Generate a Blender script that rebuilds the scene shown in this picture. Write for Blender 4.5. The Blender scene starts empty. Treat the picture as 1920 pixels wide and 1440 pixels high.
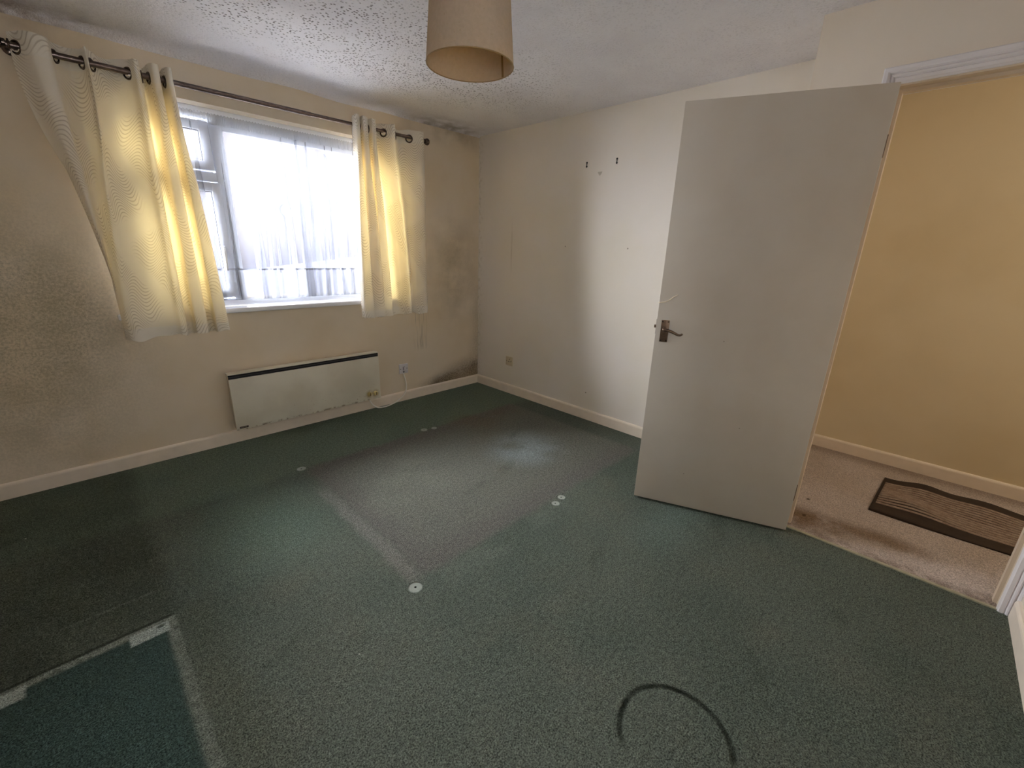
import bpy, bmesh, math, random
from mathutils import Vector, Matrix, Euler
random.seed(7)
SC = bpy.context.scene
C = SC.collection

# ------------------------------------------------------------------ camera, light, exposure
cd = bpy.data.cameras.new('camera'); cam = bpy.data.objects.new('camera', cd); C.objects.link(cam)
cam.location = (-2.8773, -3.2828, 1.3409)
cam.rotation_euler = (math.radians(72.697), math.radians(-1.764), math.radians(-45.505))
cd.sensor_fit = 'HORIZONTAL'; cd.sensor_width = 36.0; cd.lens = 804.0 / 1920 * 36.0
cd.clip_start = 0.02; cd.clip_end = 200
SC.camera = cam
SC.view_settings.view_transform = 'Standard'; SC.view_settings.look = 'None'
SC.view_settings.gamma = 1.0; SC.view_settings.use_curve_mapping = False
SC.view_settings.exposure = 0.42
cy = SC.cycles
cy.max_bounces = 14; cy.diffuse_bounces = 10; cy.transmission_bounces = 10; cy.transparent_max_bounces = 24
cy.use_denoising = True; cy.sample_clamp_indirect = 8.0; cy.caustics_reflective = False; cy.caustics_refractive = False

SKY, GLOW = 4.0, 60.0
world = bpy.data.worlds.new('overcast_sky'); SC.world = world; world.use_nodes = True
bgn = world.node_tree.nodes['Background']
bgn.inputs[0].default_value = (0.93, 0.955, 1.0, 1)
# overcast sky: about three times as bright overhead as at the horizon
wn, wl = world.node_tree.nodes, world.node_tree.links
tcw = wn.new('ShaderNodeTexCoord'); sxw = wn.new('ShaderNodeSeparateXYZ'); mrw = wn.new('ShaderNodeMapRange')
wl.new(tcw.outputs['Generated'], sxw.inputs[0]); wl.new(sxw.outputs[2], mrw.inputs[0])
mrw.inputs[1].default_value = 0.0; mrw.inputs[2].default_value = 1.0; mrw.inputs[3].default_value = SKY; mrw.inputs[4].default_value = SKY * 2
# the veiled sun stands high behind the neighbouring house: that half of the cloud cover glows
dtw = wn.new('ShaderNodeVectorMath'); dtw.operation = 'DOT_PRODUCT'; dtw.inputs[1].default_value = (-0.43, 0.75, 0.50)
grw = wn.new('ShaderNodeMapRange'); grw.interpolation_type = 'SMOOTHSTEP'
grw.inputs[1].default_value = 0.35; grw.inputs[2].default_value = 0.98; grw.inputs[3].default_value = 0.0; grw.inputs[4].default_value = GLOW
adw = wn.new('ShaderNodeMath'); adw.operation = 'ADD'
wl.new(tcw.outputs['Generated'], dtw.inputs[0]); wl.new(dtw.outputs['Value'], grw.inputs[0])
wl.new(mrw.outputs[0], adw.inputs[0]); wl.new(grw.outputs[0], adw.inputs[1]); wl.new(adw.outputs[0], bgn.inputs[1])
def area_light(name, loc, rot, sx, sy, energy, col, portal=False):
    l = bpy.data.lights.new(name, 'AREA'); l.shape = 'RECTANGLE'; l.size = sx; l.size_y = sy
    l.energy = energy; l.color = col
    if portal: l.cycles.is_portal = True
    o = bpy.data.objects.new(name, l); C.objects.link(o); o.location = loc; o.rotation_euler = rot
    return o
# portal: only guides the sky's own light through the window opening
area_light('window_portal', (-1.76, 0.24, 1.51), (math.radians(-90), 0, 0), 1.80, 1.22, 1.0, (1, 1, 1), True)
area_light('rear_fill_portal', (-2.825, -3.90, 1.575), (math.radians(90), 0, 0), .6, 1.0, 1.0, (1, 1, 1), True)  # guides sky light through the added rear fill opening
# unseen fill light added in the hall, beyond the doorway
hall = bpy.data.lights.new('hall_fill', 'POINT'); hall.energy = 10.5; hall.color = (1.0, 0.96, 0.90); hall.shadow_soft_size = 0.12
hl = bpy.data.objects.new('hall_fill', hall); C.objects.link(hl); hl.location = (0.22, -4.85, 1.9)

# ------------------------------------------------------------------ helpers: colour and nodes
def lin(r, g, b):
    f = lambda c: (c / 12.92 if c <= 0.04045 else ((c + 0.055) / 1.055) ** 2.4)
    return (f(r / 255), f(g / 255), f(b / 255), 1.0)

class V:                                     # float socket with arithmetic
    def __init__(s, g, k): s.g = g; s.k = k
    def __add__(s, o): return s.g.m('ADD', s, o)
    __radd__ = __add__
    def __sub__(s, o): return s.g.m('SUBTRACT', s, o)
    def __rsub__(s, o): return s.g.m('SUBTRACT', o, s)
    def __mul__(s, o): return s.g.m('MULTIPLY', s, o)
    __rmul__ = __mul__
    def __truediv__(s, o): return s.g.m('DIVIDE', s, o)

class G:                                     # one material's node tree
    def __init__(s, name):
        s.mat = bpy.data.materials.new(name); s.mat.use_nodes = True
        s.nt = s.mat.node_tree; s.nt.nodes.clear()
        s.out = s.n('ShaderNodeOutputMaterial')
    def n(s, t): return s.nt.nodes.new(t)
    def put(s, inp, v):
        if isinstance(v, V): s.nt.links.new(v.k, inp)
        elif hasattr(v, 'is_output'): s.nt.links.new(v, inp)
        else: inp.default_value = v
    def m(s, op, a, b=None, c=None, clamp=False):
        n = s.n('ShaderNodeMath'); n.operation = op; n.use_clamp = clamp
        for i, v in enumerate((a, b, c)):
            if v is not None: s.put(n.inputs[i], v)
        return V(s, n.outputs[0])
    def position(s):
        n = s.n('ShaderNodeNewGeometry'); return n.outputs['Position']
    def objco(s):
        n = s.n('ShaderNodeTexCoord'); return n.outputs['Object']
    def uv(s):
        n = s.n('ShaderNodeTexCoord'); return n.outputs['UV']
    def xyz(s, vec):
        n = s.n('ShaderNodeSeparateXYZ'); s.nt.links.new(vec, n.inputs[0])
        return [V(s, o) for o in n.outputs]
    def comb(s, x, y, z):
        n = s.n('ShaderNodeCombineXYZ')
        for i, v in enumerate((x, y, z)): s.put(n.inputs[i], v)
        return n.outputs[0]
    def noise(s, vec, scale, detail=3.0, rough=0.55):
        n = s.n('ShaderNodeTexNoise'); s.nt.links.new(vec, n.inputs['Vector'])
        n.inputs['Scale'].default_value = scale; n.inputs['Detail'].default_value = detail; n.inputs['Roughness'].default_value = rough
        return V(s, n.outputs[0])
    def voronoi(s, vec, scale):
        n = s.n('ShaderNodeTexVoronoi'); s.nt.links.new(vec, n.inputs['Vector']); n.inputs['Scale'].default_value = scale
        return V(s, n.outputs['Distance'])
    def ss(s, v, a, b):                       # smoothstep; a > b gives a falling edge
        n = s.n('ShaderNodeMapRange'); n.interpolation_type = 'SMOOTHSTEP'
        s.put(n.inputs[0], v)
        if a < b: n.inputs[1].default_value, n.inputs[2].default_value = a, b; n.inputs[3].default_value, n.inputs[4].default_value = 0, 1
        else: n.inputs[1].default_value, n.inputs[2].default_value = b, a; n.inputs[3].default_value, n.inputs[4].default_value = 1, 0
        return V(s, n.outputs[0])
    def rng(s, v, a, b, c, d):
        n = s.n('ShaderNodeMapRange'); s.put(n.inputs[0], v)
        for i, q in enumerate((a, b, c, d)): n.inputs[i + 1].default_value = q
        return V(s, n.outputs[0])
    def mix(s, f, a, b):
        n = s.n('ShaderNodeMix'); n.data_type = 'RGBA'; n.clamp_factor = True
        s.put(n.inputs[0], f); s.put(n.inputs[6], a); s.put(n.inputs[7], b)
        return n.outputs[2]
    def tint(s, col, f):                      # colour times a float
        n = s.n('ShaderNodeVectorMath'); n.operation = 'SCALE'
        s.put(n.inputs[0], col if not isinstance(col, tuple) else col[:3]); s.put(n.inputs[3], f)
        return n.outputs[0]
    def blob(s, a, b, ca, cb, ra, rb, soft=1.0):   # elliptical mask, 1 in the middle
        da = (a - ca) / ra; db = (b - cb) / rb
        d = s.m('SQRT', da * da + db * db)
        return s.ss(d, 1.0, 1.0 - soft)
    def box(s, a, b, a0, a1, b0, b1, e):
        return s.ss(a, a0 - e, a0 + e) * s.ss(a, a1 + e, a1 - e) * s.ss(b, b0 - e, b0 + e) * s.ss(b, b1 + e, b1 - e)
    def bump(s, h, strength, dist):
        n = s.n('ShaderNodeBump'); n.inputs['Strength'].default_value = strength; n.inputs['Distance'].default_value = dist
        s.put(n.inputs['Height'], h); return n.outputs[0]
    def bsdf(s, col, rough=0.6, metal=0.0, normal=None, spec=0.4):
        n = s.n('ShaderNodeBsdfPrincipled'); s.put(n.inputs['Base Color'], col); s.put(n.inputs['Roughness'], rough)
        n.inputs['Metallic'].default_value = metal; n.inputs['Specular IOR Level'].default_value = spec
        if normal is not None: s.put(n.inputs['Normal'], normal)
        return n.outputs[0]
    def done(s, sh):
        s.nt.links.new(sh, s.out.inputs[0]); return s.mat

def paint(name, rgb, rough=0.5, metal=0.0, var=0.06, scale=9.0, spec=0.4, bump=0.0, bscale=300):
    g = G(name); p = g.objco()
    f = g.rng(g.noise(p, scale, 4), 0.25, 0.75, 1 - var, 1 + var)
    nrm = g.bump(g.noise(p, bscale, 3), bump, 0.002) if bump else None
    return g.done(g.bsdf(g.tint(lin(*rgb), f), rough, metal, nrm, spec))

# ------------------------------------------------------------------ helpers: meshes
def new_bm(): return bmesh.new()
def add_box(bm, x0, x1, y0, y1, z0, z1, bevel=0.0, seg=2):
    r = bmesh.ops.create_cube(bm, size=1.0)
    vs = r['verts']
    for v in vs:
        v.co = Vector(((x0 + x1) / 2 + v.co.x * (x1 - x0), (y0 + y1) / 2 + v.co.y * (y1 - y0), (z0 + z1) / 2 + v.co.z * (z1 - z0)))
    if bevel:
        es = list({e for v in vs for e in v.link_edges})
        bmesh.ops.bevel(bm, geom=es, offset=bevel, segments=seg, affect='EDGES', profile=0.5)
def add_prism(bm, pts, fn):                   # closed 2-D outline swept through the frames fn returns
    rings = []
    for ring in fn(pts): rings.append([bm.verts.new(p) for p in ring])
    n = len(pts)
    for a, b in zip(rings[:-1], rings[1:]):
        for i in range(n): bm.faces.new((a[i], a[(i + 1) % n], b[(i + 1) % n], b[i]))
    bm.faces.new(rings[0][::-1]); bm.faces.new(rings[-1])
def add_tube(bm, path, rad, seg=12, cap=True):
    path = [Vector(p) for p in path]; n = len(path)
    rad = rad if isinstance(rad, (list, tuple)) else [rad] * n
    t0 = (path[1] - path[0]).normalized()
    up = Vector((0, 0, 1)) if abs(t0.z) < 0.9 else Vector((1, 0, 0))
    nrm = (up - t0 * up.dot(t0)).normalized(); rings = []
    for i in range(n):
        t = (path[min(i + 1, n - 1)] - path[max(i - 1, 0)]).normalized()
        nrm = (nrm - t * nrm.dot(t)).normalized(); b = t.cross(nrm)
        rings.append([bm.verts.new(path[i] + (nrm * math.cos(a) + b * math.sin(a)) * rad[i]) for a in [2 * math.pi * k / seg for k in range(seg)]])
    for a, b in zip(rings[:-1], rings[1:]):
        for k in range(seg): bm.faces.new((a[k], a[(k + 1) % seg], b[(k + 1) % seg], b[k]))
    if cap: bm.faces.new(rings[0][::-1]); bm.faces.new(rings[-1])
def spline(pts, n):                           # Catmull-Rom through tuples
    P = [Vector(p) for p in pts]; P = [P[0] * 2 - P[1]] + P + [P[-1] * 2 - P[-2]]
    out = []; m = len(P) - 3
    for i in range(n):
        u = i / (n - 1) * m; k = min(int(u), m - 1); t = u - k
        a, b, c, d = P[k:k + 4]
        out.append(0.5 * ((2 * b) + (c - a) * t + (2 * a - 5 * b + 4 * c - d) * t * t + (3 * b - a - 3 * c + d) * t ** 3))
    return out
def add_lathe(bm, prof, center, axis='Z', seg=40, close=False):   # prof: list of (radius, height)
    cx = Vector(center); rings = []
    for r, h in prof:
        ring = []
        for k in range(seg):
            a = 2 * math.pi * k / seg; u, v = r * math.cos(a), r * math.sin(a)
            ring.append(bm.verts.new(cx + {'Z': Vector((u, v, h)), 'X': Vector((h, u, v)), 'Y': Vector((v, h, u))}[axis]))
        rings.append(ring)
    pairs = list(zip(rings[:-1], rings[1:])) + ([(rings[-1], rings[0])] if close else [])
    for a, b in pairs:
        for k in range(seg): bm.faces.new((a[k], a[(k + 1) % seg], b[(k + 1) % seg], b[k]))
    if not close: bm.faces.new(rings[0][::-1]); bm.faces.new(rings[-1])
def add_torus(bm, center, axis, R, r, seg=28, s2=10):
    ax = Vector(axis).normalized(); up = Vector((0, 0, 1)) if abs(ax.z) < 0.9 else Vector((1, 0, 0))
    u = (up - ax * up.dot(ax)).normalized(); v = ax.cross(u); c = Vector(center); rings = []
    for k in range(seg):
        a = 2 * math.pi * k / seg; d = u * math.cos(a) + v * math.sin(a)
        rings.append([bm.verts.new(c + d * (R + r * math.cos(b)) + ax * r * math.sin(b)) for b in [2 * math.pi * j / s2 for j in range(s2)]])
    for k in range(seg):
        A, B = rings[k], rings[(k + 1) % seg]
        for j in range(s2): bm.faces.new((A[j], A[(j + 1) % s2], B[(j + 1) % s2], B[j]))
def obj(name, bm, mat, parent=None, smooth=False):
    bmesh.ops.recalc_face_normals(bm, faces=bm.faces[:])
    me = bpy.data.meshes.new(name); bm.to_mesh(me); bm.free()
    if mat: me.materials.append(mat)
    if smooth:
        for p in me.polygons: p.use_smooth = True
        if smooth == 'auto':
            try: me.set_sharp_from_angle(angle=math.radians(35))
            except Exception: pass
    o = bpy.data.objects.new(name, me); C.objects.link(o)
    if parent: o.parent = parent
    return o
def empty(name, loc=(0, 0, 0)):
    o = bpy.data.objects.new(name, None); C.objects.link(o); o.location = loc; o.empty_display_size = 0.05; return o
def tag(o, label, cat, group=None):
    o['label'] = label; o['category'] = cat
    if group: o['group'] = group
    return o
def structure(o, label=None):
    o['kind'] = 'structure'
    if label: o['label'] = label
    return o
def box_obj(name, dims, mat, parent=None, bevel=0.0):
    bm = new_bm(); add_box(bm, *dims, bevel=bevel); return obj(name, bm, mat, parent)

H = 2.31
# ------------------------------------------------------------------ materials of the shell
def mat_wall_north():
    g = G('cream_paint_mouldy'); p = g.position(); x, y, z = g.xyz(p)
    col = g.mix(g.ss(g.noise(p, 1.7, 4), 0.35, 0.7), lin(227, 214, 194), lin(221, 205, 178))
    n1 = g.noise(p, 75, 5, 0.8); n2 = g.noise(p, 5, 4); n3 = g.noise(p, 110, 4, 0.7)
    # big speckled mould field low on the left
    left = g.blob(x, z, -3.12, 0.80, 0.75, 1.05, 1.0)
    left2 = g.blob(x, z, -2.98, 0.95, 0.38, 0.40, 1.0)
    sp = g.ss(n1 + n3 * 0.35 + n2 * 0.3, 0.66, 1.0)
    f = sp * g.m('MINIMUM', left * 1.0 + left2 * 0.6, 1.0)
    col = g.mix(f * 0.6, col, lin(112, 108, 86))
    col = g.mix(left * g.ss(n2, 0.3, 0.75) * 0.45, col, lin(172, 162, 134))
    # dirty bottom corner by the skirting
    c1 = g.blob(x, z, -0.06, 0.05, 0.62, 0.30, 1.0)
    c2 = g.blob(x, z, -0.36, 0.08, 0.48, 0.13, 1.0)
    c3 = g.ss(x, -0.16, 0.0) * g.ss(z, 1.5, 0.4)
    sp2 = g.ss(n1 + n2 * 0.5 + n3 * 0.25, 0.62, 1.02)
    col = g.mix(sp2 * g.m('MINIMUM', c1 * 1.5 + c2 * 1.1 + c3 * 0.35, 1.0) * 0.9, col, lin(60, 48, 32))
    col = g.mix(g.m('MINIMUM', c1 * 0.8 + c2 * 0.4, 1.0) * 0.55, col, lin(140, 118, 82))
    # grey bloom beside the right curtain
    c4 = g.blob(x, z, -0.30, 1.15, 0.42, 0.75, 1.0)
    col = g.mix(c4 * g.ss(n2 + n1 * 0.4, 0.45, 1.0) * 0.55, col, lin(128, 114, 90))
    # thin grey runs under the right curtain's corner
    st = g.noise(g.comb(x * 170.0, 0.0, z * 3.0), 1.0, 2)
    runs = g.box(x, z, -0.75, -0.62, 0.46, 0.80, 0.03) * g.ss(st, 0.55, 0.66)
    col = g.mix(runs * 0.6, col, lin(92, 84, 66))
    # damp grime along the top edge, at both ends
    top = g.ss(z, 2.12, 2.31) * g.m('MAXIMUM', g.ss(x, -0.95, -0.35), g.ss(x, -2.45, -2.9))
    col = g.mix(top * g.ss(n2, 0.3, 0.7) * 0.6, col, lin(128, 110, 80))
    h = g.noise(p, 160, 3) * 0.5 + g.noise(p, 25, 3)
    return g.done(g.bsdf(col, 0.75, 0, g.bump(h, 0.25, 0.003), 0.25))
def mat_wall(name, a, b, marks=False):
    g = G(name); p = g.position(); x, y, z = g.xyz(p)
    col = g.mix(g.ss(g.noise(p, 1.3, 4), 0.35, 0.7), lin(*a), lin(*b))
    if marks:
        # filler smear and screw holes left by hung pictures
        tri = g.box(y, z, -1.345, -1.308, 1.878, 1.905, 0.004) * g.ss(g.m('ABSOLUTE', y + 1.327) * 0.9 - (z - 1.878) * 0.7, 0.006, -0.002)
        col = g.mix(tri * 0.55, col, lin(150, 140, 118))
        for yy, zz, r in ((-1.617, 1.379, 0.007), (-1.054, 1.385, 0.006), (-1.366, 0.228, 0.008)):
            col = g.mix(g.blob(y, z, yy, zz, r, r, 0.5) * 0.7, col, lin(110, 95, 75))
        st = g.blob(y, z, -0.45, 1.35, 0.012, 0.30, 0.7)
        col = g.mix(st * g.noise(p, 12, 3) * 0.35, col, lin(150, 135, 105))
        edge = g.ss(y, -0.10, 0.0)
        col = g.mix(edge * g.ss(g.noise(p, 30, 5), 0.45, 0.75) * 0.35, col, lin(150, 130, 90))
    h = g.noise(p, 170, 3) * 0.5 + g.noise(p, 30, 3)
    return g.done(g.bsdf(col, 0.7, 0, g.bump(h, 0.22, 0.003), 0.25))
def mat_ceiling():
    g = G('stippled_ceiling_coating'); p = g.position(); x, y, z = g.xyz(p)
    n = g.noise(p, 2.2, 4)
    col = g.mix(g.ss(n, 0.35, 0.7), lin(242, 241, 246), lin(234, 232, 238))
    # black mould dots in the hollows of the stipple
    v = g.voronoi(p, 62); v2 = g.noise(p, 120, 2)
    area = g.m('MINIMUM', g.blob(x, y, -1.35, -0.95, 1.35, 0.75, 0.8) + g.blob(x, y, -2.1, -0.95, 0.6, 0.55, 0.9) + 0.12, 1.0)
    dots = g.ss(v + v2 * 0.25, 0.50, 0.36) * area * g.ss(g.noise(p, 6, 3), 0.32, 0.55)
    col = g.mix(dots * 0.8, col, lin(88, 82, 84))
    # grey-brown bloom in the corner and along the window wall
    rag = g.noise(p, 9, 5)
    b1 = g.blob(x, y, -0.42, -0.02, 0.55, 0.30, 1.0) * g.ss(rag, 0.25, 0.65)
    col = g.mix(b1 * 0.75, col, lin(112, 98, 80))
    b2 = g.blob(x, y, -2.95, -0.02, 0.62, 0.22, 0.9) * g.ss(rag, 0.25, 0.6)
    col = g.mix(b2 * 0.8, col, lin(140, 120, 98))
    h = g.ss(g.noise(p, 85, 4, 0.6), 0.3, 0.75) + g.noise(p, 210, 2) * 0.4
    return g.done(g.bsdf(col, 0.85, 0, g.bump(h, 0.65, 0.006), 0.2))
def mat_carpet():
    g = G('green_carpet'); p = g.position(); x, y, z = g.xyz(p)
    wob = g.noise(p, 7, 3)
    n = g.noise(p, 1.1, 4); nb = g.noise(p, 3.5, 4)
    col = g.mix(g.ss(n, 0.3, 0.7), lin(86, 95, 86), lin(100, 107, 97))
    col = g.mix(g.ss(nb, 0.45, 0.75) * 0.5, col, lin(104, 106, 94))
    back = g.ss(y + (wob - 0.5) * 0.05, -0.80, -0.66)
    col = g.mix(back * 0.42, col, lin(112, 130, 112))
    # flattened, greyer pile where a bed stood
    xb = x + (wob - 0.5) * 0.05; yb = y + (wob - 0.5) * 0.05
    bed = g.box(xb, yb, -2.03, -0.22, -1.98, -0.71, 0.035)
    col = g.mix(bed * 0.75, col, lin(112, 112, 104))
    rim = bed * (1.0 - g.box(xb, yb, -1.93, 0.2, -1.86, -0.83, 0.09))
    col = g.mix(rim * 0.55, col, lin(100, 97, 94))
    brown = g.blob(x, y, -0.62, -0.80, 0.55, 0.28, 0.9) * g.ss(nb, 0.3, 0.65)
    col = g.mix(brown * 0.55, col, lin(100, 90, 72))
    pale = g.blob(x, y, -0.78, -1.42, 0.40, 0.38, 0.9) * g.ss(nb + n * 0.5, 0.45, 0.9)
    col = g.mix(pale * 0.75, col, lin(146, 158, 160))
    lit_mid = g.blob(x, y, -1.7, -1.25, 0.5, 0.5, 1.0) * g.ss(nb, 0.35, 0.7)  # paler mid floor: window light put into the carpet colour
    col = g.mix(lit_mid * 0.35, col, lin(132, 138, 124))
    line = g.ss(g.m('ABSOLUTE', xb + 2.07), 0.05, 0.012) * g.ss(y, -0.95, -1.1) * g.ss(y, -2.05, -1.9)
    col = g.mix(line * 0.4, col, lin(140, 134, 130))
    lit_left = g.blob(x, y, -2.40, -1.10, 0.42, 0.65, 0.9)  # lighter pile left of the bed mark, standing in for window light
    col = g.mix(lit_left * 0.55, col, lin(120, 142, 128))
    pl4 = g.blob(x, y, -0.9, -2.55, 0.5, 0.25, 1.0)
    col = g.mix(pl4 * 0.35, col, lin(116, 136, 128))
    pl5 = g.box(x, y, -1.98, -1.15, -2.12, -2.03, 0.04) * g.ss(nb, 0.35, 0.6)
    col = g.mix(pl5 * 0.35, col, lin(134, 140, 130))
    # unfaded rectangle where furniture stood, with its pale worn border
    fx = x + (wob - 0.5) * 0.012; fy = y + (wob - 0.5) * 0.012
    inn = g.ss(fx, -2.845, -2.868) * g.ss(fy, -1.535, -1.555)
    outr = g.ss(fx, -2.818, -2.828) * g.ss(fy, -1.512, -1.520)
    brd = outr * (1.0 - inn)
    col = g.mix(brd * g.ss(g.noise(p, 40, 3), 0.25, 0.6) * g.rng(y, -1.75, -1.53, 0.45, 0.8), col, lin(138, 144, 134))
    col = g.mix(inn * 0.9, col, lin(58, 76, 71))
    tape = g.box(x, y, -2.955, -2.845, -1.585, -1.53, 0.004) * (1.0 - g.blob(x, y, -2.868, -1.543, 0.018, 0.01, 0.5))
    tape2 = g.box(x, y, -3.45, -3.20, -1.585, -1.53, 0.006)
    col = g.mix(g.m('MINIMUM', tape + tape2, 1.0) * 0.85, col, lin(168, 178, 170))
    seam = g.ss(x, -2.82, -2.84) * g.ss(g.m('ABSOLUTE', fy + 1.506), 0.010, 0.003)
    col = g.mix(seam * 0.8, col, lin(42, 46, 38))
    l2 = g.ss(x, -2.83, -2.86) * g.ss(x, -3.2, -2.98) * g.ss(g.m('ABSOLUTE', fy + 1.325), 0.010, 0.002)
    col = g.mix(l2 * 0.4, col, lin(150, 156, 146))
    hid = g.ss(x + (wob - 0.5) * 0.06, -2.76, -2.86) * g.ss(y, -1.515, -1.49)
    col = g.mix(hid * 0.55, col, g.mix(g.ss(nb, 0.3, 0.7), lin(58, 60, 48), lin(74, 80, 68)))
    # dull band of wear left of the furniture mark
    dk = g.box(x, y, -2.83, -2.70, -2.6, -1.5, 0.07)
    col = g.mix(dk * 0.35, col, lin(78, 80, 62))
    # traffic dirt: scattered dark rubs
    rub = g.ss(g.noise(g.comb(x * 1.0 + y * 0.6, y * 2.6 - x * 1.0, 0.0), 2.3, 5), 0.58, 0.75)
    col = g.mix(rub * 0.35, col, lin(66, 74, 64))
    # ring stain
    dx = x + 1.885; dy = y + 3.03 
    d = g.m('SQRT', dx * dx + dy * dy) + (wob - 0.5) * 0.012
    ang = g.m('ARCTAN2', dy, dx)
    ring = g.ss(g.m('ABSOLUTE', d - 0.156), 0.0135, 0.003)
    gap = g.ss(ang, -1.5, -1.0) * g.ss(ang, 2.75, 2.15)
    ring = ring * gap * g.rng(g.noise(p, 14, 3), 0.3, 0.6, 0.55, 1.0)
    col = g.mix(ring * 0.92, col, lin(24, 28, 20))
    # dents pressed by bed feet
    dent = None; hole = None
    for cx, cy_, r in ((-2.06, -0.694, 0.030), (-1.148, -0.69, 0.030), (-1.07, -0.712, 0.026), (-1.188, -2.020, 0.027), (-1.115, -2.004, 0.026), (-2.099, -2.016, 0.033)):
        a = g.blob(x, y, cx, cy_, r, r, 0.28); b = g.blob(x, y, cx, cy_, r * 0.2, r * 0.2, 0.5)
        dent = a if dent is None else dent + a; hole = b if hole is None else hole + b
    col = g.mix(dent * 0.8, col, lin(176, 182, 172))
    col = g.mix(hole, col, lin(20, 20, 16))
    # pile
    fib = g.noise(p, 210, 3, 0.75); fib2 = g.noise(p, 60, 3, 0.6)
    sp = g.rng(fib, 0.36, 0.64, 0.30, 1.75) * g.rng(fib2, 0.35, 0.65, 0.82, 1.18)
    flat = g.m('MINIMUM', dent, 1.0)
    sp = sp * (1.0 - flat) + flat
    col = g.tint(col, sp)
    crumb = g.ss(g.voronoi(p, 5.5), 0.022, 0.012)
    col = g.mix(crumb * 0.7, col, lin(190, 190, 180))
    h = fib + fib2 * 1.5 - flat * 2.2 - ring * 1.2 + inn * 0.6
    return g.done(g.bsdf(col, 0.95, 0, g.bump(h, 0.8, 0.008), 0.08))
def mat_hall_carpet():
    g = G('beige_carpet'); p = g.position(); x, y, z = g.xyz(p)
    nb = g.noise(p, 5, 4)
    col = g.mix(g.ss(g.noise(p, 2.5, 4), 0.3, 0.7), lin(204, 194, 190), lin(192, 180, 172))
    xs = x + (nb - 0.5) * 0.12
    st = g.m('MINIMUM', g.blob(xs, y, -0.30, -3.05, 0.17, 0.28, 0.8) + g.blob(xs, y, -0.22, -3.35, 0.12, 0.30, 0.9) * 0.8, 1.0)
    col = g.mix(st * g.ss(nb, 0.2, 0.5) * 0.8, col, lin(112, 84, 44))
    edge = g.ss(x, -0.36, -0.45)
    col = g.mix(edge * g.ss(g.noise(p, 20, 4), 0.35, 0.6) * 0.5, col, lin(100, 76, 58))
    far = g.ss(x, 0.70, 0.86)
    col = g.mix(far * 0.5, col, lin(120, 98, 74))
    for cx, cy_ in ((-0.06, -3.01), (-0.27, -3.03)):
        col = g.mix(g.blob(x, y, cx, cy_, 0.02, 0.012, 0.6) * 0.7, col, lin(60, 46, 30))
    fib = g.noise(p, 240, 3, 0.7)
    col = g.tint(col, g.rng(fib, 0.36, 0.64, 0.55, 1.42))
    return g.done(g.bsdf(col, 0.95, 0, g.bump(fib + g.noise(p, 80, 3), 0.8, 0.008), 0.08))
M_north = mat_wall_north()
M_east = mat_wall('cream_paint_marked', (234, 228, 221), (230, 223, 210), True)
M_plain = mat_wall('cream_paint', (228, 218, 204), (222, 210, 192))
M_hallw = mat_wall('yellow_cream_paint', (222, 209, 180), (214, 199, 166))
M_ceil = mat_ceiling(); M_carpet = mat_carpet(); M_hallc = mat_hall_carpet()
M_skirt = paint('cream_gloss_woodwork', (236, 224, 208), 0.4, var=0.05, scale=14)
M_arch = paint('white_gloss_woodwork', (232, 228, 230), 0.35, var=0.03)
M_lining = paint('cream_door_lining', (216, 200, 178), 0.45, var=0.04)
M_upvc = paint('white_window_plastic', (236, 240, 248), 0.3, var=0.01)
M_sill = paint('white_sill_gloss', (240, 242, 248), 0.25, var=0.02)
M_seal = paint('grey_rubber_seal', (90, 92, 96), 0.7)
M_bead = paint('discoloured_bead', (214, 198, 162), 0.6, var=0.25, scale=30)
M_strip = paint('worn_metal_strip', (176, 172, 148), 0.5, metal=0.3, var=0.2, scale=30)

# ------------------------------------------------------------------ the shell
WX0, WX1, WZ0, WZ1 = -2.64, -0.885, 0.895, 2.097      # window opening
bm = new_bm()
for d in ((-3.85, WX0, 0, .25, 0, H), (WX1, 0.1, 0, .25, 0, H), (WX0, WX1, 0, .25, 0, WZ0), (WX0, WX1, 0, .25, WZ1, H)): add_box(bm, *d)
structure(obj('wall_north', bm, M_north), 'mould-stained cream wall around the window')
structure(box_obj('wall_east', (0, .1, -2.68, 0, 0, H), M_east), 'plain cream wall with picture fixings, right of the corner')
structure(box_obj('wall_hall_north', (-.459, .996, -2.78, -2.68, 0, H), M_plain), 'short cream return wall behind the open door')
bm = new_bm()
for d in ((-.459, -.349, -2.96, -2.78, 0, H), (-.459, -.349, -3.79, -3.772, 0, H), (-.459, -.349, -3.772, -2.96, 2.02, H)): add_box(bm, *d)
structure(obj('wall_doorway', bm, M_plain), 'cream wall around the doorway')
bm = new_bm()                                           # with an unseen opening added behind the camera to let in fill light
for d in ((-3.85, -3.1, -3.89, -3.79, 0, H), (-2.55, -.349, -3.89, -3.79, 0, H), (-3.1, -2.55, -3.89, -3.79, 0, 1.1), (-3.1, -2.55, -3.89, -3.79, 2.05, H)): add_box(bm, *d)
structure(obj('wall_south', bm, M_plain), 'cream wall beside the doorway, right edge of the room')
bm = new_bm()
for d in ((-3.1, -3.05, 1.1, 2.05), (-2.6, -2.55, 1.1, 2.05), (-3.05, -2.6, 1.1, 1.15), (-3.05, -2.6, 2.0, 2.05)): add_box(bm, d[0], d[1], -3.87, -3.82, d[2], d[3])
structure(obj('added_fill_window', bm, M_upvc), 'added white framed opening behind the camera, letting in fill light')
structure(box_obj('wall_west', (-3.85, -3.75, -3.79, 0, 0, H), M_plain), 'cream wall left of the window wall')
structure(box_obj('wall_hall_east', (.896, .996, -5.3, -2.78, 0, H), M_hallw), 'yellow-cream hall wall seen through the doorway')
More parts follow.
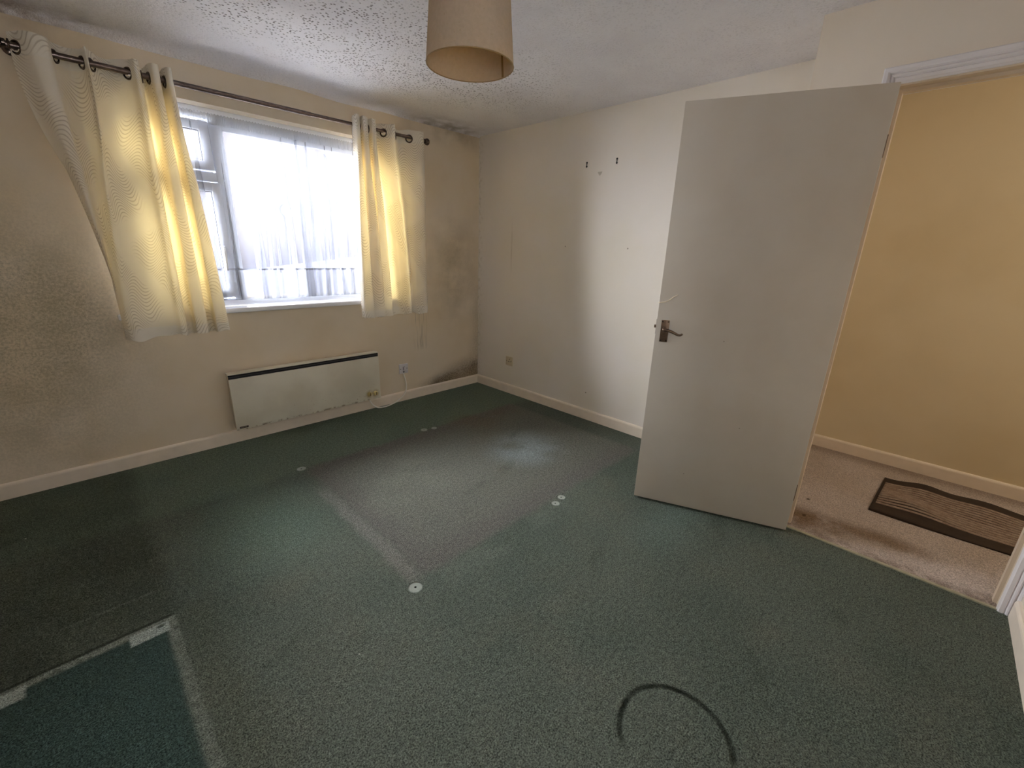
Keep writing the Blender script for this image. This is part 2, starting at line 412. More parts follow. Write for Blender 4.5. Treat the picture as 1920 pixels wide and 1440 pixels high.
structure(box_obj('wall_hall_west', (-.459, -.349, -5.3, -3.89, 0, H), M_hallw), 'hall wall beyond the doorway')
structure(box_obj('wall_hall_south', (-.349, .896, -5.3, -5.2, 0, H), M_hallw), 'end wall of the hall')
# floor: L-shaped carpet
bm = new_bm()
add_box(bm, -3.85, -.459, -3.89, 0, -.1, 0); add_box(bm, -.459, 0, -2.68, 0, -.1, 0)
structure(obj('floor', bm, M_carpet), 'worn dark green carpet over the room floor')
structure(box_obj('floor_hall', (-.459, .896, -5.2, -2.78, -.1, 0.002), M_hallc), 'beige carpet of the hall beyond the doorway')
structure(box_obj('trim_1', (-.468, -.452, -3.747, -2.985, 0.0, 0.006), M_strip), 'thin pale threshold strip between green and beige carpets')
# ceiling with its lumpy joint along the window wall
bm = new_bm(); add_box(bm, -3.85, .996, -5.3, .25, H, H + .1)
rnd = random.Random(3); ks = [(rnd.uniform(2, 14), rnd.uniform(0, 6.3), rnd.uniform(.3, 1)) for _ in range(7)]
def lump(x): return sum(a * math.sin(k * x + ph) for k, ph, a in ks) / 3.5
rows = []
NX = 160
for i in range(NX + 1):
    x = -3.75 + 3.75 * i / NX
    w = 0.055 + 0.022 * lump(x); d = 0.020 + 0.010 * lump(x + 1.7)
    if x > -1.0: d *= 0.6; w *= 0.8
    rows.append([bm.verts.new((x, -w * t, H - d * (1 - t) ** 2 - 0.0005)) for t in (1, .8, .6, .42, .26, .12, 0.0)] + [bm.verts.new((x, 0.004, H - d - .001)), ])
for a, b in zip(rows[:-1], rows[1:]):
    for j in range(len(a) - 1): bm.faces.new((a[j], b[j], b[j + 1], a[j + 1]))
structure(obj('ceiling', bm, M_ceil, smooth='auto'), 'white stippled ceiling with black mould specks')

def skirting(name, p0, p1, inward, label):
    p0, p1, n = Vector((*p0, 0)), Vector((*p1, 0)), Vector((*inward, 0))
    prof = [(0, 0), (.015, 0), (.015, .072), (.013, .079), (.008, .085), (.0, .087)]
    bm = new_bm(); add_prism(bm, prof, lambda P: [[q + n * a + Vector((0, 0, b)) for a, b in P] for q in (p0, p1)])
    return structure(obj(name, bm, M_skirt), label)
skirting('baseboard_north', (-3.75, 0), (0, 0), (0, -1), 'cream skirting under the window wall')
skirting('baseboard_east', (0, -.015), (0, -2.68), (-1, 0), 'cream skirting along the right wall')
skirting('baseboard_doorway', (-.459, -2.68), (-.459, -2.925), (-1, 0), 'cream skirting behind the open door')
skirting('baseboard_south', (-.482, -3.79), (-3.75, -3.79), (0, 1), 'white skirting at the right edge beside the doorway')
skirting('baseboard_west', (-3.75, -.015), (-3.75, -3.775), (1, 0), 'cream skirting along the left wall')
skirting('baseboard_hall', (.896, -2.78), (.896, -5.2), (-1, 0), 'cream skirting along the hall wall')

# door lining, stops and moulded architrave
bm = new_bm()
add_box(bm, -.459, -.349, -2.985, -2.96, 0, 2.02); add_box(bm, -.459, -.349, -3.772, -3.747, 0, 2.02); add_box(bm, -.459, -.349, -3.747, -2.985, 1.995, 2.02)
add_box(bm, -.415, -.385, -2.997, -2.985, 0, 1.995); add_box(bm, -.415, -.385, -3.747, -3.735, 0, 1.995); add_box(bm, -.415, -.385, -3.735, -2.997, 1.983, 1.995)
structure(obj('trim_2', bm, M_lining), 'cream door lining with stop bead around the doorway')
prof = [(0, 0), (0, .007), (.004, .010), (.007, .014), (.018, .014), (.022, .009), (.026, .016), (.031, .0175), (.036, .012), (.040, .019), (.045, .022), (.056, .022), (.060, .018), (.060, 0)]
yl, yr, zt = -2.99, -3.742, 2.001
def arch(P):
    return [[(-.459 - t, yl + w, 0) for w, t in P], [(-.459 - t, yl + w, zt + w) for w, t in P],
            [(-.459 - t, max(yr - w, -3.7895 + 0.0005 * (.06 - w)), zt + w) for w, t in P], [(-.459 - t, max(yr - w, -3.7895 + 0.0005 * (.06 - w)), 0) for w, t in P]]
bm = new_bm(); add_prism(bm, prof, arch)
structure(obj('trim_3', bm, M_arch), 'white moulded architrave around the doorway')

# ------------------------------------------------------------------ window
win = structure(empty('window_1', (-1.76, .1, .93)), 'white plastic window with side casement, fanlight and large fixed pane')
wi = win.matrix_basis.inverted()
def part(name, bm, mat, parent, smooth=False):        # world-space mesh put under a thing that has a location
    off = Vector((0, 0, 0)); q = parent
    while q: off += q.location; q = q.parent
    bmesh.ops.translate(bm, verts=bm.verts[:], vec=-off)
    return obj(name, bm, mat, parent, smooth)
FY0, FY1 = .09, .155
def frame_bm(x0, x1, z0, z1, w, y0=FY0, y1=FY1, bev=.006, wb=None, wt=None):
    bm = new_bm(); wb = wb or w; wt = wt or w
    add_box(bm, x0, x0 + w, y0, y1, z0, z1, bev); add_box(bm, x1 - w, x1, y0, y1, z0, z1, bev)
    add_box(bm, x0 + w - .004, x1 - w + .004, y0 + .001, y1, z0, z0 + wb, bev); add_box(bm, x0 + w - .004, x1 - w + .004, y0 + .001, y1, z1 - wt, z1, bev)
    return bm
part('window_frame', frame_bm(WX0, WX1, .925, WZ1, .055, wb=.05, wt=.06), M_upvc, win, 'auto')
bm = new_bm(); add_box(bm, -2.085, -2.028, FY0 + .001, FY1, .96, 2.06, .006)
part('mullion', bm, M_upvc, win, 'auto')
bm = new_bm(); add_box(bm, -2.60, -2.075, FY0 + .003, FY1, 1.69, 1.745, .006)
part('transom', bm, M_upvc, win, 'auto')
g = G('window_glass'); tr = g.n('ShaderNodeBsdfTransparent'); gl = g.n('ShaderNodeBsdfGlossy'); gl.inputs['Roughness'].default_value = .02
fr = g.n('ShaderNodeFresnel'); fr.inputs[0].default_value = 1.25; mx = g.n('ShaderNodeMixShader')
g.nt.links.new(fr.outputs[0], mx.inputs[0]); g.nt.links.new(tr.outputs[0], mx.inputs[1]); g.nt.links.new(gl.outputs[0], mx.inputs[2])
M_glass = g.done(mx.outputs[0])
def sash(name, x0, x1, z0, z1):
    s = part(name, frame_bm(x0, x1, z0, z1, .052, .080, .135), M_upvc, win, 'auto')
    bm = new_bm(); add_box(bm, x0 + .046, x1 - .046, .108, .112, z0 + .046, z1 - .046); part('pane', bm, M_glass, s)
    bm = new_bm()
    a, b, c, d = x0 + .052, x1 - .052, z0 + .052, z1 - .052
    for q in ((a, a + .005, .095, .108, c, d), (b - .005, b, .095, .108, c, d), (a + .005, b - .005, .095, .108, c, c + .005), (a + .005, b - .005, .095, .108, d - .005, d)): add_box(bm, *q)
    part('glazing_seal', bm, M_seal, s)
    return s
sash('fanlight', -2.592, -2.088, 1.752, 2.022)
cs = sash('casement', -2.592, -2.070, .985, 1.685)
bm = new_bm(); add_box(bm, -2.122, -2.098, .068, .082, 1.24, 1.31, .004); add_tube(bm, [(-2.11, .066, 1.30), (-2.112, .052, 1.27), (-2.112, .050, 1.21), (-2.112, .052, 1.16)], [.009, .009, .008, .006], 10)
part('casement_handle', bm, M_upvc, cs, True)
fx = part('fixed_pane', (lambda b: (add_box(b, -2.034, -.93, .118, .122, .965, 2.045), b)[1])(new_bm()), M_glass, win)
bm = new_bm()
add_box(bm, -2.030, -2.012, .100, .118, .975, 2.04, .003); add_box(bm, -.955, -.937, .100, .118, .975, 2.04, .003); add_box(bm, -2.013, -.954, .100, .118, 1.985, 2.04, .003)
part('glazing_bead', bm, M_upvc, fx)
bm = new_bm(); add_box(bm, -2.013, -.954, .096, .118, .972, .984, .002); b_ = part('glazing_bead', bm, M_bead, fx); b_['label'] = 'stained yellowish bead along the bottom of the large pane'
bm = new_bm(); add_box(bm, -2.70, -.83, -.032, .092, .895, .927, .008, 3)
bm2 = bm
sl = part('window_sill', bm2, M_sill, win, 'auto')

# ------------------------------------------------------------------ net curtain
g = G('white_net'); di = g.n('ShaderNodeBsdfDiffuse'); tl = g.n('ShaderNodeBsdfTranslucent'); tp = g.n('ShaderNodeBsdfTransparent')
di.inputs[0].default_value = (.78, .81, .88, 1); tl.inputs[0].default_value = (.10, .11, .15, 1)
m1 = g.n('ShaderNodeMixShader'); m1.inputs[0].default_value = .5; m2 = g.n('ShaderNodeMixShader')
g.nt.links.new(di.outputs[0], m1.inputs[1]); g.nt.links.new(tl.outputs[0], m1.inputs[2])
x, y, z = g.xyz(g.position())
dens = 0.36 + g.ss(z, 1.172, 1.160) * 0.09 + g.ss(g.m('ABSOLUTE', z - 1.166), .006, .002) * .5   # heading tape, doubled hem, hem stitching
g.put(m2.inputs[0], dens)
g.nt.links.new(tp.outputs[0], m2.inputs[1]); g.nt.links.new(m1.outputs[0], m2.inputs[2])
M_net = g.done(m2.outputs[0])
rn = random.Random(11)
base = []; xx = -2.62
while xx < -.91:                                       # gathered cloth: runs of flat cloth and folded-over pleats
    step = rn.uniform(.018, .075); base.append((xx, rn.uniform(-.010, .010)))
    xx += step
    if rn.random() < .62:
        f = rn.choice([.004, .005, .008, .020, .030, .036])
        base += [(xx + f * .5, .006), (xx - f * .5, -.001), (xx + f * .4, -.010)]; xx += f * .5
base.append((-.90, 0))
n_ = len(base); shift = [rn.uniform(-.012, .012) for _ in range(n_)]
sm = [sum(shift[max(0, i - 3):i + 4]) / 7 * 2.2 for i in range(n_)]
bm = new_bm(); rows = []
NZ = 26
uw = [rn.uniform(.75, 1.5) for _ in range(n_)]
for j in range(NZ + 1):
    t = j / NZ; zz = 2.052 + (.968 - 2.052) * t
    row = []
    cen = -1.76
    for i, (bx, by) in enumerate(base):
        k = .25 + .75 * min(1, t * 2.5)
        pv = base[max(0, i - 1)][0], base[min(n_ - 1, i + 1)][0]; bx = bx + (bx - (pv[0] + pv[1]) / 2) * (t * 1.1 - .35)
        row.append(bm.verts.new((bx + (sm[i] + .02 * (i / n_ - .3)) * t * t * 1.6, .058 + by * k + .006 * math.sin(i * 1.7 + t * 3) * t + .004 * math.sin(i * 2.9) * (1 - t), zz)))
    rows.append(row)
for a, b in zip(rows[:-1], rows[1:]):
    for i in range(n_ - 1): bm.faces.new((a[i], a[i + 1], b[i + 1], b[i]))
net = tag(empty('net_curtain', (-1.76, .058, 2.05)), 'sheer white gathered net curtain hanging inside the window recess', 'net curtain')
part('sheer_cloth', bm, M_net, net, True)
g = G('net_heading_tape'); di = g.n('ShaderNodeBsdfDiffuse'); tp = g.n('ShaderNodeBsdfTransparent'); mx = g.n('ShaderNodeMixShader'); tl = g.n('ShaderNodeBsdfTranslucent'); m1 = g.n('ShaderNodeMixShader')
di.inputs[0].default_value = (.86, .88, .92, 1); tl.inputs[0].default_value = (.5, .52, .58, 1); m1.inputs[0].default_value = .35; mx.inputs[0].default_value = .72
g.nt.links.new(di.outputs[0], m1.inputs[1]); g.nt.links.new(tl.outputs[0], m1.inputs[2]); g.nt.links.new(tp.outputs[0], mx.inputs[1]); g.nt.links.new(m1.outputs[0], mx.inputs[2])
M_head = g.done(mx.outputs[0])
bm = new_bm(); rws = []
for i in range(720):
    xx = -2.635 + 1.745 * i / 719; amp = .004 + .0025 * math.sin(i * .37) + .0015 * math.sin(i * 1.13)
    yy = .046 + amp * math.sin(i * 1.9 + math.sin(i * .21) * 2)
    rws.append([bm.verts.new((xx, .046 + (yy - .046) * q, zz + .003 * math.sin(i * .9))) for zz, q in ((2.060, .8), (2.050, .4), (2.040, .4), (2.026, 1.0), (2.004, 1.2))])
for a, b in zip(rws[:-1], rws[1:]):
    for k in range(4): bm.faces.new((a[k], b[k], b[k + 1], a[k + 1]))
part('heading_tape', bm, M_head, net, True)
bm = new_bm(); add_tube(bm, [(-2.64, .058, 2.046), (-1.76, .058, 2.043), (-.885, .058, 2.046)], .003, 8)
part('curtain_wire', bm, paint('white_curtain_wire', (225, 225, 225), .5), net, True)

# ------------------------------------------------------------------ curtain pole
def metal(name, rgb, rough=.32):
    g = G(name); p = g.objco(); f = g.rng(g.noise(p, 60, 3), .3, .7, .8, 1.2)
    return g.done(g.bsdf(g.tint(lin(*rgb), f), rough, 1.0))
M_pole = metal('antique_pewter', (118, 104, 98))
M_ring = metal('dark_pewter_ring', (104, 92, 84), .25)
RY, RZ = -.09, 2.146
pole = tag(empty('curtain_pole', (-1.75, RY, RZ)), 'dark pewter extending curtain pole above the window', 'curtain pole')
bm = new_bm(); add_tube(bm, [(-2.872, RY, RZ - .003), (-1.545, RY, RZ)], .0138, 20); part('pole', bm, M_pole, pole, 'auto')
bm = new_bm(); add_tube(bm, [(-1.56, RY, RZ), (-.640, RY, RZ + .004)], .0118, 20); add_tube(bm, [(-1.548, RY, RZ), (-1.540, RY, RZ)], .0142, 20); part('inner_pole', bm, M_pole, pole, 'auto')
for xx, s in ((-.640, 1), (-2.872, -1)):
    bm = new_bm()
    add_lathe(bm, [(.0125, -.018), (.017, -.016), (.017, -.006), (.0225, -.002), (.0245, .006), (.0245, .014), (.021, .020), (.012, .022), (.011, .018), (.0, .0175)][:9] , (0, 0, 0), 'X', 28)
    if s < 0: bmesh.ops.scale(bm, vec=(-1, 1, 1), verts=bm.verts[:])
    bmesh.ops.translate(bm, vec=(xx, RY, RZ), verts=bm.verts[:]); part('finial', bm, M_ring, pole, 'auto')
for xx in (-2.846, -.668):
    bm = new_bm(); add_lathe(bm, [(.026, -.001), (.026, -.006), (.02, -.010), (.008, -.012)], (xx, 0, RZ), 'Y', 20)
    add_tube(bm, [(xx, -.008, RZ), (xx, -.06, RZ), (xx, RY + .006, RZ)], .007, 10); add_torus(bm, (xx, RY, RZ), (1, 0, 0), .017, .004, 20, 8)
    part('bracket', bm, M_ring, pole, 'auto')

# ------------------------------------------------------------------ eyelet curtains
def mat_curtain():
    g = G('cream_wave_curtain'); u, v, w = g.xyz(g.uv()); p = g.objco()
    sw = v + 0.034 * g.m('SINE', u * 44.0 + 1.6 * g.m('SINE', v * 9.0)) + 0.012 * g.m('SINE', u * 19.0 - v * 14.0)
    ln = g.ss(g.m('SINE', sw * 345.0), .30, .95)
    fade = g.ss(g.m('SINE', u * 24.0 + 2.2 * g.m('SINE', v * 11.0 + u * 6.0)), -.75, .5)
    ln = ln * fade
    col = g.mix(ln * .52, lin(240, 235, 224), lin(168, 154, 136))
    weave = g.noise(g.comb(u * 600.0, v * 600.0, 0.0), 1.0, 2)
    col = g.tint(col, g.rng(weave, .3, .7, .94, 1.05))
    tlc = g.mix(ln * .45, lin(255, 226, 150), lin(215, 180, 105))
    thick = g.m('MAXIMUM', g.ss(v, .062, .058), g.ss(v, 1.30, 1.31))         # turned hem and stiffened heading let less light through
    df = g.n('ShaderNodeBsdfDiffuse'); g.put(df.inputs[0], col); g.put(df.inputs['Normal'], g.bump(ln + weave * .15, .35, .002))
    tl = g.n('ShaderNodeBsdfTranslucent'); g.put(tl.inputs[0], tlc)
    mx = g.n('ShaderNodeMixShader'); g.put(mx.inputs[0], .13 - thick * .09)
    g.nt.links.new(df.outputs[0], mx.inputs[1]); g.nt.links.new(tl.outputs[0], mx.inputs[2])
    return g.done(mx.outputs[0])
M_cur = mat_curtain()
ZT, ZB = 2.196, .800
def curtain(name, label, ctl, ringi, seed):
    # ctl: (x_top, y_top, x_bottom, y_bottom); the cloth runs through them from heading to hem
    top = spline([(a, b, 0) for a, b, c, d in ctl], 20 * (len(ctl) - 1) + 1)
    bot = spline([(c, d, 0) for a, b, c, d in ctl], 20 * (len(ctl) - 1) + 1)
    N = len(top); r = random.Random(seed)
    root = tag(empty(name, (sum(p.x for p in top) / N, RY, ZB)), label, 'curtain')
    L = [0.0]
    for i in range(1, N): L.append(L[-1] + max(((top[i] - top[i - 1]).length + (bot[i] - bot[i - 1]).length) / 2, .0015))
    zs = []
    z = ZT
    while z > ZB: zs.append(z); z -= .005 if z > 2.09 else .014
    zs.append(ZB)
    ph = [r.uniform(0, 6.28) for _ in range(4)]
    grid = []; bm = new_bm(); uvl = bm.loops.layers.uv.new('UVMap'); uvs = {}
    rings = [(top[20 * k], (top[20 * k + 2] - top[20 * k - 2]).normalized()) for k in ringi]
    for z in zs:
        t = (ZT - z) / (ZT - ZB); e = t ** .85; e = e * .55 + .45 * (3 * e * e - 2 * e ** 3)
        hold = max(0.0, (t - .08) / .92); e = e * min(1, hold * 3 + .0)
        row = []
        for i in range(N):
            p = top[i].lerp(bot[i], e); u = L[i]
            wob = math.sin(t * math.pi) * .006 * math.sin(u * 9 + t * 5 + ph[0]) + .004 * t * math.sin(u * 31 + ph[1])
            zz = z
            if t > .9: zz += (.008 * math.sin(u * 17 + ph[2]) + .004 * math.sin(u * 47 + ph[3])) * (t - .9) * 10
            if t < .03: zz += (.004 * math.sin(u * 40 + ph[3])) * (1 - t / .03)
            v = bm.verts.new((p.x + wob * .3, p.y + wob, zz)); uvs[v] = (u, zz - ZB); row.append(v)
        grid.append(row)
    RH = .0215
    for j in range(len(grid) - 1):
        for i in range(N - 1):
            q = (grid[j][i], grid[j][i + 1], grid[j + 1][i + 1], grid[j + 1][i])
            c = (q[0].co + q[1].co + q[2].co + q[3].co) / 4
            if any((c - Vector((rc.x, rc.y, RZ))).length < RH for rc, _ in rings): continue
            f = bm.faces.new(q)
            for l in f.loops: l[uvl].uv = uvs[l.vert]
    loose = [v for v in bm.verts if not v.link_faces]
    bmesh.ops.delete(bm, geom=loose, context='VERTS')
    off = root.location
    bmesh.ops.translate(bm, verts=bm.verts[:], vec=-off)
    obj('cloth', bm, M_cur, root, True)
    for rc, tg in rings:
        bm = new_bm(); ax = Vector((-tg.y, tg.x, 0))
        add_torus(bm, (rc.x - off.x, rc.y - off.y, RZ - off.z - .008), ax, .0245, .0052, 28, 10)
        obj('eyelet', bm, M_ring, root, True)
    return root
F, B = -.158, -.036
lc = [(-2.845, -.075, -2.650, -.055), (-2.825, RY, -2.665, -.075), (-2.775, F, -2.675, -.095), (-2.725, F + .005, -2.680, -.085), (-2.705, RY, -2.690, -.080), (-2.655, B, -2.690, -.095),
      (-2.612, RY, -2.688, -.115), (-2.598, F - .004, -2.675, -.150), (-2.580, RY, -2.640, -.160), (-2.515, B, -2.550, -.120), (-2.445, RY, -2.470, -.135), (-2.425, F, -2.440, -.160), (-2.405, F + .01, -2.415, -.150),
      (-2.393, RY, -2.412, -.095), (-2.385, B + .005, -2.408, -.045), (-2.372, B + .005, -2.370, -.040), (-2.362, RY, -2.364, -.095), (-2.352, F, -2.368, -.150), (-2.326, F, -2.315, -.160),
      (-2.318, RY, -2.306, -.100), (-2.312, B + .01, -2.302, -.045), (-2.303, B + .01, -2.262, -.040), (-2.297, RY, -2.258, -.100), (-2.290, F, -2.262, -.150), (-2.272, F, -2.205, -.155), (-2.262, -.100, -2.190, -.085)]
rc_ = [(-1.262, -.105, -1.290, -.100), (-1.258, F, -1.286, -.155), (-1.232, F, -1.215, -.160), (-1.230, RY, -1.240, -.118), (-1.234, B, -1.262, -.075), (-1.205, B, -1.185, -.072), (-1.204, RY, -1.206, -.115), (-1.206, F, -1.226, -.155), (-1.172, F, -1.125, -.165),
       (-1.166, RY, -1.146, -.118), (-1.166, B, -1.168, -.075), (-1.140, B, -1.092, -.072), (-1.139, RY, -1.112, -.115), (-1.140, F, -1.132, -.152), (-1.112, F, -1.046, -.152), (-1.102, RY, -1.040, -.090), (-1.085, B, -1.020, -.045), (-1.045, B, -.940, -.045),
       (-1.015, RY, -.905, -.080), (-.965, F, -.865, -.135), (-.918, RY, -.832, -.085), (-.860, B, -.795, -.055), (-.797, RY, -.765, -.095), (-.725, F, -.715, -.140), (-.668, -.100, -.672, -.098)]
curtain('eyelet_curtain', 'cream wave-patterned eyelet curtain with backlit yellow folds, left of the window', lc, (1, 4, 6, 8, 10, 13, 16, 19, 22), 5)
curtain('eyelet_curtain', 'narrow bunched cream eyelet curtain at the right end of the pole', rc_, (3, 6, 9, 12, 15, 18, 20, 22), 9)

# ------------------------------------------------------------------ panel heater
def mat_heater():
    g = G('stained_heater_enamel'); p = g.position(); x, y, z = g.xyz(p)
    col = g.mix(g.ss(g.noise(p, 4, 4), .35, .7), lin(226, 222, 206), lin(214, 208, 190))
    kn = g.m('MINIMUM', g.blob(x, z, -1.270, .163, .045, .045, .7) + g.blob(x, z, -1.217, .161, .045, .045, .7), 1.0)
    col = g.mix(kn * g.ss(g.noise(p, 40, 4), .3, .55) * .75, col, lin(170, 148, 86))
    sp = g.ss(g.noise(p, 70, 3, .6), .66, .74) * g.ss(z, .30, .12) * g.ss(x, -2.1, -1.7)
    col = g.mix(sp * .8, col, lin(120, 82, 46))
    ed = g.ss(z, .130, .114) * g.ss(g.noise(p, 35, 4), .48, .62)
    col = g.mix(ed * .8, col, lin(120, 96, 66))
    return g.done(g.bsdf(col, .4, 0, None, .4))
M_heat = mat_heater()
M_hside = paint('heater_casing_enamel', (206, 196, 176), .45)
M_black = paint('black_grille', (24, 22, 24), .6)
ht = tag(empty('panel_heater', (-1.71, 0, .09)), 'long white electric panel heater on the wall under the window', 'heater')
X0, X1 = -2.243, -1.168
bm = new_bm(); add_box(bm, X0 + .004, X1 - .004, -.080, -.028, .112, .503, .003); add_box(bm, X0 + .15, X0 + .22, -.028, -.0, .16, .46); add_box(bm, X1 - .22, X1 - .15, -.028, -.0, .16, .46)
part('casing', bm, M_hside, ht, 'auto')
bm = new_bm(); add_box(bm, X0, X1, -.092, -.083, .110, .472, .0035); part('front_panel', bm, M_heat, ht, 'auto')
bm = new_bm(); add_box(bm, X0, X1, -.092, -.026, .5005, .508, .002); part('top_rail', bm, M_heat, ht, 'auto')
bm = new_bm(); add_box(bm, X0 + .0015, X1 - .0015, -.0835, -.0795, .1115, .5005); part('grille', bm, M_black, ht)
bm = new_bm(); add_box(bm, X0 + .002, X1 - .002, -.088, -.0835, .484, .488, .001); part('grille_bar', bm, paint('dark_grey_bar', (70, 68, 72), .4), ht)
for kx, kz in ((-1.270, .163), (-1.217, .161)):
    bm = new_bm(); add_lathe(bm, [(.019, 0), (.019, -.004), (.0155, -.012), (.0145, -.014)], (kx, -.092, kz), 'Y', 28); kb = part('control_knob', bm, paint('yellowed_knob', (196, 178, 122), .5, var=.2, scale=60), ht, 'auto')
    bm = new_bm(); add_box(bm, kx - .002, kx + .002, -.112, -.105, kz - .012, kz + .012, .0008); part('pointer', bm, paint('brown_pointer', (96, 74, 44), .5), kb)
bm = new_bm(); add_box(bm, -2.224, -2.172, -.0945, -.0915, .122, .135, .001); bd = part('badge', bm, paint('brown_badge', (52, 42, 36), .4), ht)
bd['label'] = 'small dark brown maker badge'
bm = new_bm(); xx = -2.219; rr = random.Random(4)
for k in range(7):
    w = rr.uniform(.0035, .005); add_box(bm, xx, xx + w, -.0951, -.0944, .1265, .1310); xx += w + .0016
part('badge_mark', bm, paint('pale_badge_mark', (150, 138, 120), .4), bd)
M_cable = paint('white_flex', (246, 242, 234), .45)
cab = spline([(-1.262, -.055, .116), (-1.250, -.055, .085), (-1.225, -.058, .045), (-1.185, -.058, .014), (-1.13, -.062, .0065), (-1.06, -.055, .010), (-.98, -.036, .022), (-.915, -.026, .055), (-.880, -.021, .10), (-.874, -.018, .16), (-.884, -.014, .22), (-.892, -.0105, .253)], 70)
bm = new_bm(); add_tube(bm, cab, .0055, 10); part('power_cable', bm, M_cable, ht, True)

# ------------------------------------------------------------------ wall plates
M_plate = paint('white_wall_plate', (222, 218, 222), .35, var=.03)
M_plate2 = paint('cream_wall_plate', (214, 200, 172), .4, var=.04)
M_screw = metal('dull_screw', (120, 110, 96), .4)
fs = tag(empty('fused_spur', (-.886, 0, .298)), 'white fused spur plate beside the heater with flex leaving its lower edge', 'wall outlet')
bm = new_bm(); add_box(bm, -.930, -.842, -.010, 0, .254, .342, .003, 3); part('plate', bm, M_plate, fs, 'auto')
bm = new_bm(); add_box(bm, -.899, -.871, -.0145, -.0095, .283, .322, .002); part('fuse_carrier', bm, M_plate, fs, 'auto')
bm = new_bm(); add_box(bm, -.893, -.877, -.0152, -.0143, .314, .317); add_box(bm, -.895, -.889, -.0152, -.0143, .288, .312); part('fuse_slot', bm, paint('blue_grey_slot', (96, 96, 112), .5), fs)
bm = new_bm(); add_lathe(bm, [(.007, -.009), (.007, -.014), (.005, -.016)], (-.889, 0, .270), 'Y', 18); part('flex_outlet', bm, M_seal, fs, 'auto')
for sx in (-.918, -.854):
    bm = new_bm(); add_lathe(bm, [(.0042, -.0095), (.0042, -.0108), (.003, -.0116)], (sx, 0, .298), 'Y', 16); part('screw', bm, M_screw, fs, 'auto')
so = tag(empty('wall_socket', (0, -.468, .319)), 'cream single power socket low on the right wall near the corner', 'socket')
bm = new_bm(); add_box(bm, -.010, 0, -.512, -.424, .276, .362, .003, 3); part('plate', bm, M_plate2, so, 'auto')
bm = new_bm()
for yy, zz, a, b in ((-.474, .338, .0028, .0045), (-.484, .316, .0042, .003), (-.464, .316, .0042, .003)): add_box(bm, -.0108, -.0095, yy - a, yy + a, zz - b, zz + b)
part('pin_slot', bm, M_black, so)
for yy in (-.437, -.499):
    bm = new_bm(); add_lathe(bm, [(.0042, -.0095), (.0042, -.011), (.003, -.0118)], (0, yy, .322), 'X', 16); part('screw', bm, M_screw, so, 'auto')
bm = new_bm(); add_box(bm, -.0135, -.0095, -.508, -.497, .334, .352, .001); part('switch', bm, M_plate2, so, 'auto')
for yy, lab in ((-1.206, 'small black double-screw fixing high on the right wall, nearer the room corner'), (-1.460, 'small black double-screw fixing high on the right wall, nearer the open door')):
    wf = tag(empty('wall_fixing', (0, yy, 1.962)), lab, 'wall fixing', 'picture fixings on the right wall')
    bm = new_bm(); add_box(bm, -.003, 0, yy - .003, yy + .003, 1.948, 1.975, .001); part('strap', bm, M_black, wf)
    for zz in (1.949, 1.975):
        bm = new_bm(); add_lathe(bm, [(.0065, 0), (.0065, -.003), (.004, -.005)], (0, yy, zz), 'X', 16); part('screw_head', bm, M_black, wf, 'auto')

# ------------------------------------------------------------------ door leaf
ang = math.radians(21.725)
hinge = Vector((-.5197, -2.9974, 0)); dx_ = Vector((-math.sin(ang), math.cos(ang), 0))
def mat_door():
    g = G('cream_door_gloss'); p = g.objco(); x, y, z = g.xyz(p)
    col = g.mix(g.ss(g.noise(p, 2.2, 4), .35, .7), lin(206, 198, 186), lin(200, 190, 176))
    sc = g.noise(g.comb(x * 3.0, y, z * 30.0), 1.0, 3)
    col = g.mix(g.ss(sc, .62, .75) * g.blob(x, z, .68, .86, .10, .22, 1.0) * .3, col, lin(235, 228, 214))
    for a, b in ((.30, .52), (.52, .21), (.44, .95)):
        col = g.mix(g.blob(x, z, a, b, .004, .004, .5) * .6, col, lin(120, 100, 80))
    return g.done(g.bsdf(col, .45, 0, g.bump(g.noise(p, 140, 3), .08, .002), .35))
dr = structure(empty('door_1', hinge), 'plain flush cream door standing open into the room')
dr.rotation_euler = (0, 0, math.atan2(dx_.y, dx_.x))
bm = new_bm(); add_box(bm, 0, .762, -.035, 0, .012, 1.993, .0015); obj('door_leaf', bm, mat_door(), dr, 'auto')
M_hand = metal('worn_bronze', (128, 108, 92), .38)
bm = new_bm(); add_box(bm, .699, .738, 0, .005, .918, 1.030, .0015, 2)
hd = obj('door_handle', bm, M_hand, dr, 'auto'); hd['label'] = 'worn bronze lever handle on a rectangular plate'
bm = new_bm(); add_lathe(bm, [(.011, .004), (.011, .010), (.008, .016), (.0075, .046)], (.719, 0, .984), 'Y', 20)
pth = spline([(.722, .046, .985), (.708, .050, .985), (.690, .050, .983), (.668, .049, .975), (.652, .048, .968), (.640, .048, .968), (.631, .048, .975)], 40)
add_tube(bm, pth, [.0085 - .0035 * i / 39 for i in range(40)], 12); obj('lever', bm, M_hand, hd, True)
for sx, sz in ((.705, 1.022), (.732, 1.022), (.705, .926), (.732, .926)):
    bm = new_bm(); add_lathe(bm, [(.0038, .0045), (.0038, .006), (.0025, .0068)], (sx, 0, sz), 'Y', 14); obj('screw', bm, paint('dark_screw', (50, 40, 34), .5, .5), hd, 'auto')
bm = new_bm(); add_box(bm, .7615, .7635, -.030, -.005, .955, 1.03, .0004); add_box(bm, .763, .773, -.024, -.012, .985, 1.000, .002); obj('latch', bm, M_hand, dr, 'auto')
bm = new_bm(); crk = [(.765, .115), (.756, .115), (.738, .118), (.725, .123), (.712, .132), (.70, .144), (.688, .152), (.678, .159)]
